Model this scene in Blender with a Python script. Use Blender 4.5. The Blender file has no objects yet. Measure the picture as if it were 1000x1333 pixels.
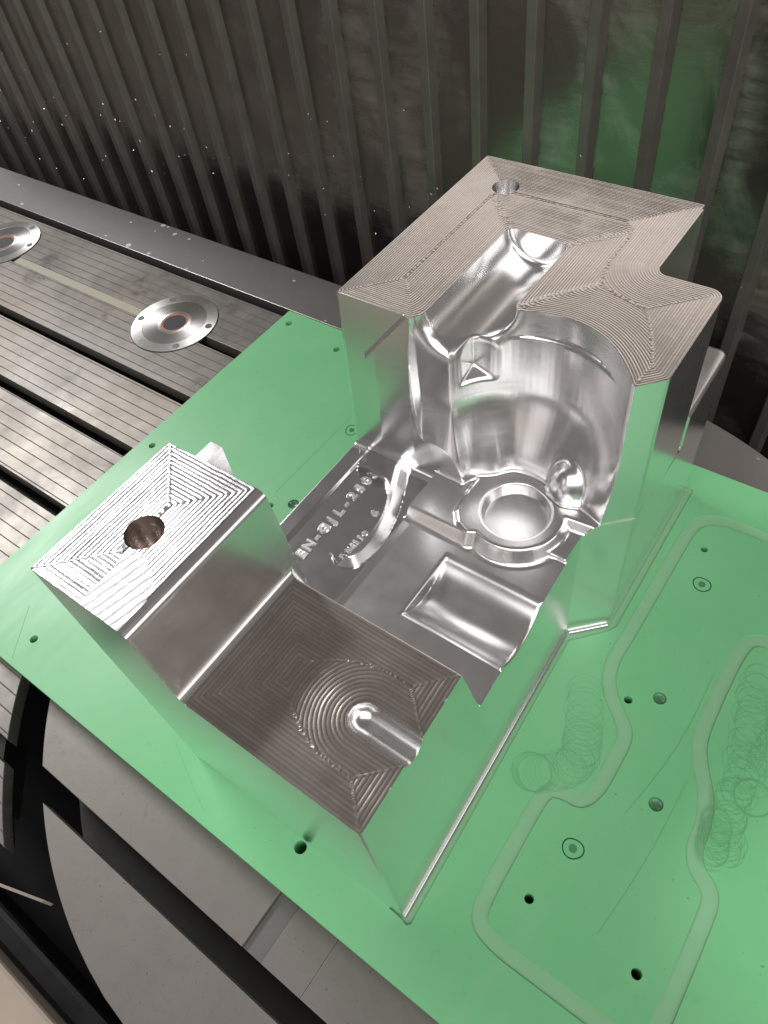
import bpy, math, random
import numpy as np
from mathutils import Matrix, Vector, geometry

random.seed(7)
rng = np.random.default_rng(11)
scene = bpy.context.scene
COL = scene.collection

# ------------------------------------------------------------------ camera
CAM_ROWS = ((0.8063384, 0.5801961, -0.1148511),      # right
            (0.4035604, -0.6816665, -0.6103030),     # down
            (-0.4323856, 0.4457614, -0.7837981))     # forward
CAM_POS = Vector((0.1054172, -0.0488967, 0.6157490))
cam_data = bpy.data.cameras.new('camera')
cam = bpy.data.objects.new('camera', cam_data)
COL.objects.link(cam)
r_, d_, f_ = (Vector(v) for v in CAM_ROWS)
cam.matrix_world = Matrix(((r_.x, -d_.x, -f_.x, CAM_POS.x),
                           (r_.y, -d_.y, -f_.y, CAM_POS.y),
                           (r_.z, -d_.z, -f_.z, CAM_POS.z),
                           (0, 0, 0, 1)))
cam_data.sensor_fit = 'HORIZONTAL'
cam_data.sensor_width = 36.0
cam_data.lens = 36.0 * 968.258 / 1000.0
cam_data.clip_start = 0.01
cam_data.clip_end = 100.0
scene.camera = cam

# ------------------------------------------------------------------ world, lamps, exposure
world = bpy.data.worlds.new('World')
scene.world = world
world.use_nodes = True
bg = world.node_tree.nodes['Background']
bg.inputs['Color'].default_value = (0.29, 0.268, 0.252, 1)
bg.inputs['Strength'].default_value = 0.39


def area_lamp(name, loc, target, sx, sy, radiance, color):
    l = bpy.data.lights.new(name, 'AREA')
    l.shape = 'RECTANGLE'
    l.size, l.size_y = sx, sy
    l.energy = radiance * math.pi * sx * sy
    l.color = color
    o = bpy.data.objects.new(name, l)
    COL.objects.link(o)
    o.location = loc
    o.rotation_euler = (Vector(target) - Vector(loc)).to_track_quat('-Z', 'Y').to_euler()
    return o


area_lamp('window_light', (-4.75, 1.00, 4.05), (-0.4, 0.1, 0.1), 1.8, 1.3, 17.0, (1.0, 0.99, 0.98))
area_lamp('rear_fill', (-0.6, 4.2, 2.35), (-0.1, 0.3, 0.2), 7.0, 1.5, 0.62, (1.0, 0.89, 0.81))  # added lamp standing in for a lit far wall in the tower top's reflection
area_lamp('front_fill', (1.7, -2.7, 3.0), (-0.1, 0.2, 0.1), 6.0, 3.6, 1.75, (1.0, 0.985, 0.98))  # added fill from behind the camera, brightens the cavity walls and board
area_lamp('side_fill', (3.4, 0.1, 0.95), (-0.1, 0.2, 0.15), 3.2, 1.5, 1.2, (1.0, 0.97, 0.95))  # added low fill from the right, gives the curved rim something bright to reflect

scene.view_settings.view_transform = 'Standard'
scene.view_settings.look = 'None'
scene.view_settings.exposure = 0.60
scene.view_settings.gamma = 1.0
scene.view_settings.use_curve_mapping = False


# ------------------------------------------------------------------ helpers
def tag(o, label=None, cat=None, group=None, kind=None):
    if label: o['label'] = label
    if cat: o['category'] = cat
    if group: o['group'] = group
    if kind: o['kind'] = kind
    return o


def empty(name, loc=(0, 0, 0), label=None, cat=None, group=None):
    o = bpy.data.objects.new(name, None)
    COL.objects.link(o)
    o.location = loc
    o.empty_display_size = 0.02
    return tag(o, label, cat, group)


class MB:
    """collects verts and faces of one mesh"""
    def __init__(self):
        self.v = []
        self.f = []

    def add(self, vs, fs):
        n = len(self.v)
        self.v += [tuple(p) for p in vs]
        self.f += [tuple(i + n for i in q) for q in fs]
        return self

    def box(self, x0, x1, y0, y1, z0, z1):
        return self.add([(x0, y0, z0), (x1, y0, z0), (x1, y1, z0), (x0, y1, z0),
                         (x0, y0, z1), (x1, y0, z1), (x1, y1, z1), (x0, y1, z1)],
                        [(3, 2, 1, 0), (4, 5, 6, 7), (0, 1, 5, 4), (1, 2, 6, 5), (2, 3, 7, 6), (3, 0, 4, 7)])

    def prism(self, pts, z0, z1):
        n = len(pts)
        vs = [(p[0], p[1], z0) for p in pts] + [(p[0], p[1], z1) for p in pts]
        fs = [tuple(range(n - 1, -1, -1)), tuple(range(n, 2 * n))]
        fs += [(i, (i + 1) % n, n + (i + 1) % n, n + i) for i in range(n)]
        return self.add(vs, fs)

    def ring(self, c, r0, r1, z0, z1, n=64):
        vs = []
        for i in range(n):
            a = 2 * math.pi * i / n
            ca, sa = math.cos(a), math.sin(a)
            vs += [(c[0] + r0 * ca, c[1] + r0 * sa, z0), (c[0] + r1 * ca, c[1] + r1 * sa, z0),
                   (c[0] + r1 * ca, c[1] + r1 * sa, z1), (c[0] + r0 * ca, c[1] + r0 * sa, z1)]
        fs = []
        for i in range(n):
            a, b = 4 * i, 4 * ((i + 1) % n)
            for k in range(4):
                l = (k + 1) % 4
                fs.append((a + k, b + k, b + l, a + l))
        return self.add(vs, fs)

    def disc(self, c, r, z0, z1, n=64):
        return self.prism([(c[0] + r * math.cos(2 * math.pi * i / n), c[1] + r * math.sin(2 * math.pi * i / n)) for i in range(n)], z0, z1)

    def build(self, name, mat, parent=None, smooth=None, bevel=0.0, loc=None):
        me = bpy.data.meshes.new(name)
        me.from_pydata(self.v, [], self.f)
        me.update()
        o = bpy.data.objects.new(name, me)
        COL.objects.link(o)
        me.materials.append(mat)
        if parent is not None:
            o.parent = parent
            o.matrix_parent_inverse = Matrix.Translation(-parent.location)
        if smooth is not None:
            me.shade_smooth()
            me.set_sharp_from_angle(angle=math.radians(smooth))
        if bevel > 0:
            b = o.modifiers.new('bevel', 'BEVEL')
            b.width = bevel
            b.segments = 2
            b.limit_method = 'ANGLE'
            b.angle_limit = math.radians(40)
        return o


# ------------------------------------------------------------------ materials
class NT:
    def __init__(self, name):
        self.m = bpy.data.materials.new(name)
        self.m.use_nodes = True
        self.t = self.m.node_tree
        self.t.nodes.clear()
        self.out = self.n('ShaderNodeOutputMaterial')
        self.b = self.n('ShaderNodeBsdfPrincipled')
        self.l(self.b.outputs[0], self.out.inputs[0])
        self.co = self.n('ShaderNodeNewGeometry').outputs['Position']

    def n(self, t, **kw):
        x = self.t.nodes.new(t)
        for k, v in kw.items(): setattr(x, k, v)
        return x

    def l(self, a, b): self.t.links.new(a, b)

    def set(self, **kw):
        for k, v in kw.items():
            s = self.b.inputs[k.replace('_', ' ')]
            if hasattr(v, 'is_output'): self.l(v, s)
            else: s.default_value = v if not (isinstance(v, tuple) and len(v) == 3) else (*v, 1)

    def plug(self, v, s):
        if hasattr(v, 'is_output'): self.l(v, s)
        else: s.default_value = v

    def math(self, op, a, b=None, c=None, clamp=False):
        x = self.n('ShaderNodeMath', operation=op, use_clamp=clamp)
        self.plug(a, x.inputs[0])
        if b is not None: self.plug(b, x.inputs[1])
        if c is not None: self.plug(c, x.inputs[2])
        return x.outputs[0]

    def noise(self, scale, detail=4, rough=0.55, vec=None, stretch=None, dist=0.0):
        x = self.n('ShaderNodeTexNoise')
        x.inputs['Scale'].default_value = scale
        x.inputs['Detail'].default_value = detail
        x.inputs['Roughness'].default_value = rough
        x.inputs['Distortion'].default_value = dist
        v = vec if vec is not None else self.co
        if stretch:
            mp = self.n('ShaderNodeMapping')
            mp.inputs['Scale'].default_value = stretch
            self.l(v, mp.inputs['Vector'])
            v = mp.outputs[0]
        self.l(v, x.inputs['Vector'])
        return x.outputs[0]

    def ramp(self, fac, stops):
        x = self.n('ShaderNodeValToRGB')
        el = x.color_ramp.elements
        while len(el) > 1: el.remove(el[-1])
        for i, (p, c) in enumerate(stops):
            e = el[0] if i == 0 else el.new(p)
            e.position = p
            e.color = (*c, 1) if isinstance(c, tuple) else (c, c, c, 1)
        self.l(fac, x.inputs[0])
        return x.outputs[0]

    def mix(self, fac, a, b, mode='MIX'):
        x = self.n('ShaderNodeMix', data_type='RGBA', blend_type=mode)
        self.plug(fac, x.inputs[0])
        for v, s in ((a, x.inputs[6]), (b, x.inputs[7])):
            if hasattr(v, 'is_output'): self.l(v, s)
            else: s.default_value = (*v, 1)
        return x.outputs[2]

    def bump(self, h, dist, strength=1.0, normal=None):
        x = self.n('ShaderNodeBump')
        x.inputs['Distance'].default_value = dist
        x.inputs['Strength'].default_value = strength
        self.l(h, x.inputs['Height'])
        if normal is not None: self.l(normal, x.inputs['Normal'])
        return x.outputs[0]

    def attr(self, name):
        x = self.n('ShaderNodeAttribute', attribute_name=name)
        return x.outputs['Fac']


def mat_alu(name, rough=0.235, base=(0.82, 0.815, 0.815), streak=0.18):
    t = NT(name)
    n1 = t.noise(9, 3)
    n2 = t.noise(60, 4, stretch=(1, 1, 6))
    fine = t.noise(420, 2, stretch=(1, 1, 0.04))
    t.set(Metallic=1.0, Base_Color=t.mix(t.math('MULTIPLY', n1, 0.5), base, (base[0] * .92, base[1] * .91, base[2] * .90)))
    r = t.math('ADD', t.math('MULTIPLY', n2, 0.12), rough - 0.06)
    t.set(Roughness=r)
    h = t.math('ADD', t.math('MULTIPLY', fine, 0.25 if streak > 0.12 else 0.0), t.math('MULTIPLY', t.noise(35, 2), 0.35))
    t.set(Normal=t.bump(h, 0.00012, streak))
    return t.m


def mat_milled(name, pitch, amp, rough, base, ragged=0.25, valley_shade=0.35):
    """milling passes: scallops that follow the distance to the face's outline (attribute path, mm)"""
    t = NT(name)
    path = t.attr('path')
    med = t.attr('medial')
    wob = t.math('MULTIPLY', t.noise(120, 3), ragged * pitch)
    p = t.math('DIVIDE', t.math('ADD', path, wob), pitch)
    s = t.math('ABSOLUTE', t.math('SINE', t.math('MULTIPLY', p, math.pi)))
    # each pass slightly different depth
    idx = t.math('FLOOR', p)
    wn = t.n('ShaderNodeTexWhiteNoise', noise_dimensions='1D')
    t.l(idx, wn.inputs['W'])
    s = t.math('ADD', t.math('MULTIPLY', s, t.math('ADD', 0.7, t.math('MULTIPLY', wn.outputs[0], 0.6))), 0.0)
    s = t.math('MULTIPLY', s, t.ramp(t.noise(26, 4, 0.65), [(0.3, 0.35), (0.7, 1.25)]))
    beads = t.n('ShaderNodeTexVoronoi')
    beads.inputs['Scale'].default_value = 1000.0 / (pitch * 1.1)
    t.l(t.co, beads.inputs['Vector'])
    bd = t.math('MULTIPLY', t.math('MULTIPLY', beads.outputs['Distance'], med), 2.6)
    tiny = t.noise(1400, 2)
    h = t.math('ADD', t.math('ADD', s, bd), t.math('MULTIPLY', tiny, 0.25 * ragged))
    col = t.mix(t.noise(14, 3), base, (base[0] * .86, base[1] * .84, base[2] * .82))
    col = t.mix(t.math('MULTIPLY', t.math('SUBTRACT', 1.0, s, clamp=True), valley_shade), col, (base[0] * .35, base[1] * .32, base[2] * .3))  # scallop valleys darkened in the colour, shading painted in for stripe contrast
    t.set(Metallic=1.0, Base_Color=col)
    t.set(Roughness=t.math('ADD', t.math('MULTIPLY', t.noise(40, 3), 0.12), rough - 0.05))
    t.set(Normal=t.bump(h, amp * 0.001, 1.0))
    return t.m


M_ALU = mat_alu('machined_aluminium')
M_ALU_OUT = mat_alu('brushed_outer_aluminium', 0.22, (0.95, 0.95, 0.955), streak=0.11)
M_ALU_SHELF = mat_alu('satin_shelf_aluminium', 0.16, (0.66, 0.665, 0.68))
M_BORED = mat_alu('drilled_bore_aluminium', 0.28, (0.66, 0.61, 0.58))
M_LETTER = mat_alu('raised_letter_aluminium', 0.30, (0.90, 0.89, 0.88))
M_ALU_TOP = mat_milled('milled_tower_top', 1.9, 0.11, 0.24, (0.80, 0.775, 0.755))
M_ALU_FLOOR = mat_milled('milled_step_floor', 2.6, 0.105, 0.27, (0.64, 0.59, 0.55), valley_shade=0.55)
M_ALU_END = mat_milled('milled_block_top', 2.7, 0.17, 0.25, (0.54, 0.55, 0.575), ragged=0.5, valley_shade=0.3)


def mat_patch():
    t = NT('coarse_bright_patch')
    w = t.n('ShaderNodeTexWave', wave_type='BANDS', bands_direction='X')
    w.inputs['Scale'].default_value = 60
    w.inputs['Distortion'].default_value = 1.2
    w.inputs['Detail'].default_value = 3
    w.inputs['Detail Scale'].default_value = 3
    mp = t.n('ShaderNodeMapping')
    mp.inputs['Rotation'].default_value = (0, 0, math.radians(12))
    t.l(t.co, mp.inputs['Vector'])
    t.l(mp.outputs[0], w.inputs['Vector'])
    h = t.math('ADD', w.outputs['Fac'], t.math('MULTIPLY', t.noise(600, 4, 0.7), 0.9))
    t.set(Metallic=1.0, Base_Color=(0.93, 0.93, 0.94), Roughness=0.4, Normal=t.bump(h, 0.0005, 1.0))
    return t.m


M_ALU_PATCH = mat_patch()


def mat_green():
    t = NT('green_tooling_board')
    n = t.noise(7, 4)
    n2 = t.noise(45, 5, 0.65)
    c = t.mix(t.ramp(n, [(0.3, 0.0), (0.75, 1.0)]), (0.160, 0.495, 0.222), (0.205, 0.535, 0.262))
    c = t.mix(t.ramp(n2, [(0.62, 0.0), (0.85, 0.45)]), c, (0.10, 0.36, 0.14))
    smear = t.noise(22, 4, 0.6, stretch=(1.0, 0.25, 1.0), dist=0.8)
    c = t.mix(t.ramp(smear, [(0.55, 0.0), (0.75, 0.35)]), c, (0.24, 0.52, 0.29))
    speck = t.ramp(t.noise(230, 2, 0.5), [(0.735, 0.0), (0.76, 0.6)])
    c = t.mix(speck, c, (0.05, 0.17, 0.07))
    t.set(Base_Color=c, Roughness=t.math('ADD', t.math('MULTIPLY', smear, 0.22), 0.26), IOR=1.5)
    t.set(Normal=t.bump(t.noise(700, 3), 0.00008, 0.3))
    return t.m


def mat_simple(name, col, rough, metal=0.0, nscale=30, var=0.25, bump=0.0001, bscale=300, ior=1.45):
    t = NT(name)
    n = t.noise(nscale, 5, 0.6)
    c2 = tuple(max(0, x * (1 - var)) for x in col)
    t.set(Base_Color=t.mix(n, col, c2), Metallic=metal, IOR=ior,
          Roughness=t.math('ADD', t.math('MULTIPLY', t.noise(nscale * 1.7, 4), 0.2), rough - 0.1))
    if bump: t.set(Normal=t.bump(t.noise(bscale, 3), bump, 0.5))
    return t.m


M_GREEN = mat_green()
M_PALE = mat_simple('pale_green_groove', (0.25, 0.52, 0.285), 0.5, nscale=60, var=0.12)
M_GDARK = mat_simple('green_hole_wall', (0.10, 0.34, 0.15), 0.5)
M_PLUG = mat_simple('glossy_green_resin', (0.09, 0.27, 0.13), 0.16, bump=0)
M_MARK = mat_simple('dark_green_marker', (0.01, 0.09, 0.06), 0.5, bump=0)
M_SCUFF = mat_simple('scuff_line', (0.150, 0.46, 0.20), 0.5, bump=0)


def mat_table(name, tint, lines=True):
    t = NT(name)
    n = t.noise(5, 4)
    stain = t.noise(16, 6, 0.7, dist=0.6)
    c = t.mix(t.ramp(stain, [(0.42, 0.0), (0.72, 1.0)]), tint, tuple(x * 0.6 for x in tint))
    c = t.mix(t.ramp(n, [(0.45, 0.0), (0.7, 0.5)]), c, (tint[0] * 1.05, tint[1] * 0.98, tint[2] * 0.85))
    rough = t.ramp(t.noise(9, 5, 0.65), [(0.28, 0.14), (0.42, 0.36), (0.7, 0.50)])
    t.set(Metallic=0.6 if lines else 0.8)
    streak = t.noise(120, 3, stretch=(0.02, 1, 1))
    if not lines:
        c = t.mix(0.75, c, tint)
        vo = t.n('ShaderNodeTexVoronoi')
        vo.inputs['Scale'].default_value = 38
        t.l(t.co, vo.inputs['Vector'])
        sp = t.math('LESS_THAN', t.math('ADD', vo.outputs['Distance'], t.math('MULTIPLY', t.noise(60, 2), 0.3)), t.math('MULTIPLY', t.noise(7, 2), 0.48))
        c = t.mix(t.math('MULTIPLY', sp, 0.55), c, (0.62, 0.62, 0.62))
        rough = t.math('ADD', t.math('MULTIPLY', sp, 0.25), 0.33)
    if lines:
        sx = t.n('ShaderNodeSeparateXYZ')
        t.l(t.co, sx.inputs[0])
        k = t.math('FRACT', t.math('ADD', t.math('MULTIPLY', sx.outputs[1], 1 / 0.0146), 0.35))
        g = t.math('LESS_THAN', t.math('ABSOLUTE', t.math('SUBTRACT', k, 0.5)), 0.045)
        c = t.mix(t.math('MULTIPLY', g, 0.42), c, (0.05, 0.042, 0.036))
        h = t.math('SUBTRACT', t.math('MULTIPLY', streak, 0.25), g)
        t.set(Normal=t.bump(h, 0.0004, 0.6))
        rough = t.math('ADD', rough, t.math('MULTIPLY', g, 0.3))
    else:
        t.set(Normal=t.bump(t.noise(400, 4), 0.0001, 0.5))
    t.set(Base_Color=c, Roughness=rough)
    return t.m


M_TABLE = mat_table('ground_table_steel', (0.215, 0.20, 0.184))
M_TABLE2 = mat_table('rear_table_steel', (0.30, 0.29, 0.285), lines=False)


def mat_rotary():
    t = NT('rotary_table_iron')
    n = t.noise(9, 5, 0.6)
    n2 = t.noise(60, 5, 0.7, dist=1.0)
    c = t.mix(n, (0.255, 0.236, 0.22), (0.185, 0.170, 0.157))
    c = t.mix(t.ramp(n2, [(0.58, 0.0), (0.8, 0.5)]), c, (0.13, 0.115, 0.1))
    sp = t.ramp(t.noise(320, 2), [(0.70, 0.0), (0.76, 0.7)])
    c = t.mix(sp, c, (0.07, 0.06, 0.05))
    scr = t.ramp(t.noise(240, 2, stretch=(1.0, 0.05, 1)), [(0.66, 0.0), (0.74, 0.35)])
    c = t.mix(t.math('MULTIPLY', scr, t.ramp(n, [(0.5, 0.0), (0.62, 1.0)])), c, (0.12, 0.11, 0.10))
    t.set(Base_Color=c, Metallic=0.55, Roughness=t.math('ADD', t.math('MULTIPLY', n2, 0.2), 0.36))
    t.set(Normal=t.bump(t.math('ADD', t.noise(500, 4), n2), 0.00012, 0.5))
    return t.m


M_ROT = mat_rotary()
M_SLOT = mat_simple('dark_oily_iron', (0.035, 0.035, 0.033), 0.4, metal=0.3, nscale=60, var=0.5)
M_BLACK = mat_simple('black_sump', (0.006, 0.006, 0.007), 0.35, nscale=20)
M_BEIGE = mat_simple('worn_beige_steel', (0.46, 0.38, 0.31), 0.45, nscale=25, var=0.3)
M_STRIP = mat_simple('cream_slot_filler', (0.42, 0.40, 0.31), 0.45, nscale=50, var=0.15)


def mat_cover():
    t = NT('scuffed_steel_cover')
    big = t.noise(6, 5, 0.62, dist=0.8)
    hor = t.noise(14, 5, 0.7, stretch=(1, 1, 5.0))
    scuff = t.math('MULTIPLY', t.ramp(big, [(0.44, 0.0), (0.60, 1.0)]), t.ramp(hor, [(0.35, 0.25), (0.7, 1.0)]))
    sx = t.n('ShaderNodeSeparateXYZ')
    t.l(t.co, sx.inputs[0])
    gate = t.ramp(t.math('ADD', t.math('MULTIPLY', t.math('ADD', sx.outputs[0], 0.75), 1.6), t.math('MULTIPLY', big, 0.2)), [(0.05, 0.22), (0.75, 1.0)])
    scuff = t.math('MULTIPLY', scuff, gate)
    c = t.mix(scuff, (0.27, 0.245, 0.218), (0.62, 0.58, 0.54))
    t.set(Base_Color=c, Metallic=0.96, Roughness=t.math('ADD', t.math('MULTIPLY', scuff, 0.25), 0.22))
    t.set(Normal=t.bump(t.math('ADD', hor, t.math('MULTIPLY', big, 2.0)), 0.0006, 0.5))
    return t.m


M_COVER = mat_cover()
M_RIB = mat_simple('worn_cover_rib', (0.24, 0.215, 0.195), 0.38, metal=0.7, nscale=25, var=0.5)


def mat_turned(name, base, rough, cx, cy):
    t = NT(name)
    v = t.n('ShaderNodeVectorMath', operation='SUBTRACT')
    t.l(t.co, v.inputs[0])
    v.inputs[1].default_value = (cx, cy, -0.03)
    ln = t.n('ShaderNodeVectorMath', operation='LENGTH')
    t.l(v.outputs[0], ln.inputs[0])
    r = t.n('ShaderNodeTexNoise', noise_dimensions='1D')
    r.inputs['Scale'].default_value = 1600
    t.l(ln.outputs['Value'], r.inputs['W'])
    t.set(Metallic=1.0, Base_Color=base, Roughness=rough)
    tg = t.n('ShaderNodeTangent', direction_type='RADIAL', axis='Z')
    t.set(Anisotropic=0.75)
    t.l(tg.outputs[0], t.b.inputs['Tangent'])
    t.set(Normal=t.bump(r.outputs[0], 0.00004, 0.4))
    return t.m


# ================================================================== THE CORE BOX (implicit solid, mm)
def smin(a, b, k):
    h = np.maximum(k - np.abs(a - b), 0) / k
    return np.minimum(a, b) - h * h * k * 0.25


def smax(a, b, k): return -smin(-a, -b, k)


def sd_poly(pts, X, Y):
    """signed distance to a closed polygon, negative inside"""
    pts = np.asarray(pts, float)
    d = np.full(X.shape, 1e18)
    inside = np.zeros(X.shape, bool)
    n = len(pts)
    for i in range(n):
        ax, ay = pts[i]
        bx, by = pts[(i + 1) % n]
        ex, ey = bx - ax, by - ay
        wx, wy = X - ax, Y - ay
        t = np.clip((wx * ex + wy * ey) / (ex * ex + ey * ey), 0, 1)
        d = np.minimum(d, (wx - ex * t) ** 2 + (wy - ey * t) ** 2)
        cond = (ay > Y) != (by > Y)
        if ey != 0:
            xi = ax + (Y - ay) * ex / ey
            inside ^= cond & (X < xi)
    d = np.sqrt(d)
    return np.where(inside, -d, d)


class Map2:
    """a polygon's distance sampled once, read back bilinearly"""
    x0, y0, h = -232.0, -12.0, 1.0
    nx, ny = 268, 518

    def __init__(self, pts):
        gx = self.x0 + self.h * np.arange(self.nx)
        gy = self.y0 + self.h * np.arange(self.ny)
        X, Y = np.meshgrid(gx, gy, indexing='ij')
        self.g = sd_poly(pts, X, Y).astype(np.float32).ravel()

    def __call__(self, x, y):
        u = np.clip((x - self.x0) / self.h, 0, self.nx - 1.001)
        v = np.clip((y - self.y0) / self.h, 0, self.ny - 1.001)
        i = u.astype(np.int32)
        j = v.astype(np.int32)
        fu, fv = u - i, v - j
        k = i * self.ny + j
        g = self.g
        return ((g[k] * (1 - fv) + g[k + 1] * fv) * (1 - fu) + (g[k + self.ny] * (1 - fv) + g[k + self.ny + 1] * fv) * fu)


def arc(cx, cy, r, a0, a1, n=12):
    return [(cx + r * math.cos(math.radians(a0 + (a1 - a0) * i / n)), cy + r * math.sin(math.radians(a0 + (a1 - a0) * i / n))) for i in range(n + 1)]


# plan outlines
base_poly = [(-219.5, 0), (-1.3, 0), (-0.05, 1.3), (-9.6, 274), (18.4, 302.0), (19.2, 304.4)] + arc(8, 476, 8.5, 0, 90, 6) + [(-33, 484.5), (-33, 491), (-219.5, 491)]
tower_poly = ([(-219.5, 250), (-9.6, 250), (-9.6, 274.2), (17.8, 302.7), (18.6, 305.2)] + arc(7.6, 388, 10, 0, 90, 8)
              + arc(-23, 406, 8, 270, 180, 8) + [(-31.5, 491), (-219.5, 491)])
CX, CY = -62.0, 250.0
a_l = math.degrees(math.atan2(284 - CY, -128 - CX))
a_r = math.degrees(math.atan2(291 - CY, 1.7 - CX))
cav_top = [(-158, 100), (-158, 276.5), (-153, 280.5), (-128, 284)] + arc(CX, CY, 75, a_l, a_r, 30)[1:] + [(60, 240), (60, 100)]
cav_bot = [(-158, 100), (-156, 262), (-151, 264), (-130, 261), (-111, 266), (-107, 278), (-92, 286), (-84, 297), (-77, 300.5), (-63, 300.5),
           (-52, 298), (-40, 291), (-20, 291), (0, 284), (60, 284), (60, 100)]
plat_poly = [(-102, 330), (-102, 259), (-100, 243), (-93, 234), (-82, 229.5)] + arc(-60.5, 266, 37, 245, 380, 24) + [(20, 283), (20, 330)]
ledge_poly = [(-170, 330), (-170, 229.5), (-80, 229.5)] + arc(-60.5, 266, 37, 245, 380, 24) + [(20, 283), (20, 330)]
ban_in = [(-166, 163), (-158.5, 158), (-152.4, 159.3), (-149, 168), (-147.3, 180), (-146.7, 196.6), (-148.5, 208), (-151.5, 218), (-156, 228), (-160.7, 236), (-166, 241), (-173, 243.6), (-182, 243.7), (-199, 244)]
ban_out = [(-199, 280), (-160, 280), (-158, 262), (-154.6, 254), (-148.5, 241), (-142.8, 227), (-138, 210), (-135.2, 194.5), (-135, 181), (-136.6, 170), (-140, 162), (-145.6, 157.2), (-152, 155.6), (-159, 157.2), (-164.5, 161)]


def chaikin(p, it=2):
    for _ in range(it):
        q = [p[0]]
        for (ax, ay), (bx, by) in zip(p, p[1:]): q += [(ax * .75 + bx * .25, ay * .75 + by * .25), (ax * .25 + bx * .75, ay * .25 + by * .75)]
        p = q + [p[-1]]
    return p


ban_in = chaikin(ban_in)
ban_out = ban_out[:2] + chaikin(ban_out[2:])
cav_bot = cav_bot[:2] + chaikin(cav_bot[2:-2]) + cav_bot[-2:]
MP = {k: Map2(v) for k, v in dict(base=base_poly, tower=tower_poly, ctop=cav_top, cbot=cav_bot, plat=plat_poly, ledge=ledge_poly,
                                  ban=ban_in + ban_out[0:]).items()}
ban_out_map = Map2(ban_out + [(-210, 161), (-210, 280)])

ZT, ZF, ZM, ZTX, ZRIM, ZP, ZL = 295.0, 225.0, 144.0, 145.0, 147.0, 157.0, 154.0
HOLE1 = (-180.0, 453.3, 11.0)
HOLE2 = (-181.0, 52.0, 12.0)


def step01(t):
    t = np.clip(t, 0, 1)
    return t * t * (3 - 2 * t)


# dimple: three-faced pyramid pocket in the cavity wall
D_C = np.array([-114.5, 301.0, 251.0])
D_N = np.array([-0.714, 0.70, 0.0])
_sd = np.array([0.70, 0.714, 0.0])
D_M = [D_N * 0.72 + _sd * 0.694, D_N * 0.72 - _sd * 0.694, (D_N * 0.55 - np.array([0, 0, 1.0])) / math.hypot(0.55, 1.0)]
D_Q = D_C + D_N * 14.0 + np.array([0, 0, -8.0])


def cut_cavity(x, y, z):
    """everything cut from the tower (negative inside the cut)"""
    t = step01((z - 150) / 76.0)
    c = MP['cbot'](x, y) * (1 - t) + MP['ctop'](x, y) * t
    groove = smax(np.hypot(x + 123.0, z - ZT - 1) - 25.5, y - 404.5, 7.0)
    cres = np.maximum(np.hypot(x + 60, y - 270) - 58.0, 275.0 - z)
    dm = np.full(x.shape, -1e9)
    for m in D_M:
        dm = smax(dm, (x - D_Q[0]) * m[0] + (y - D_Q[1]) * m[1] + (z - D_Q[2]) * m[2], 2.0)
    dm = smax(dm, np.sqrt((x - D_C[0]) ** 2 + (y - D_C[1]) ** 2 + (z - D_C[2]) ** 2) - 21.0, 3.0)
    d = smin(c, groove, 11.0)
    d = smin(d, cres, 4.0)
    d = smin(d, dm, 3.0)
    return d


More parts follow.
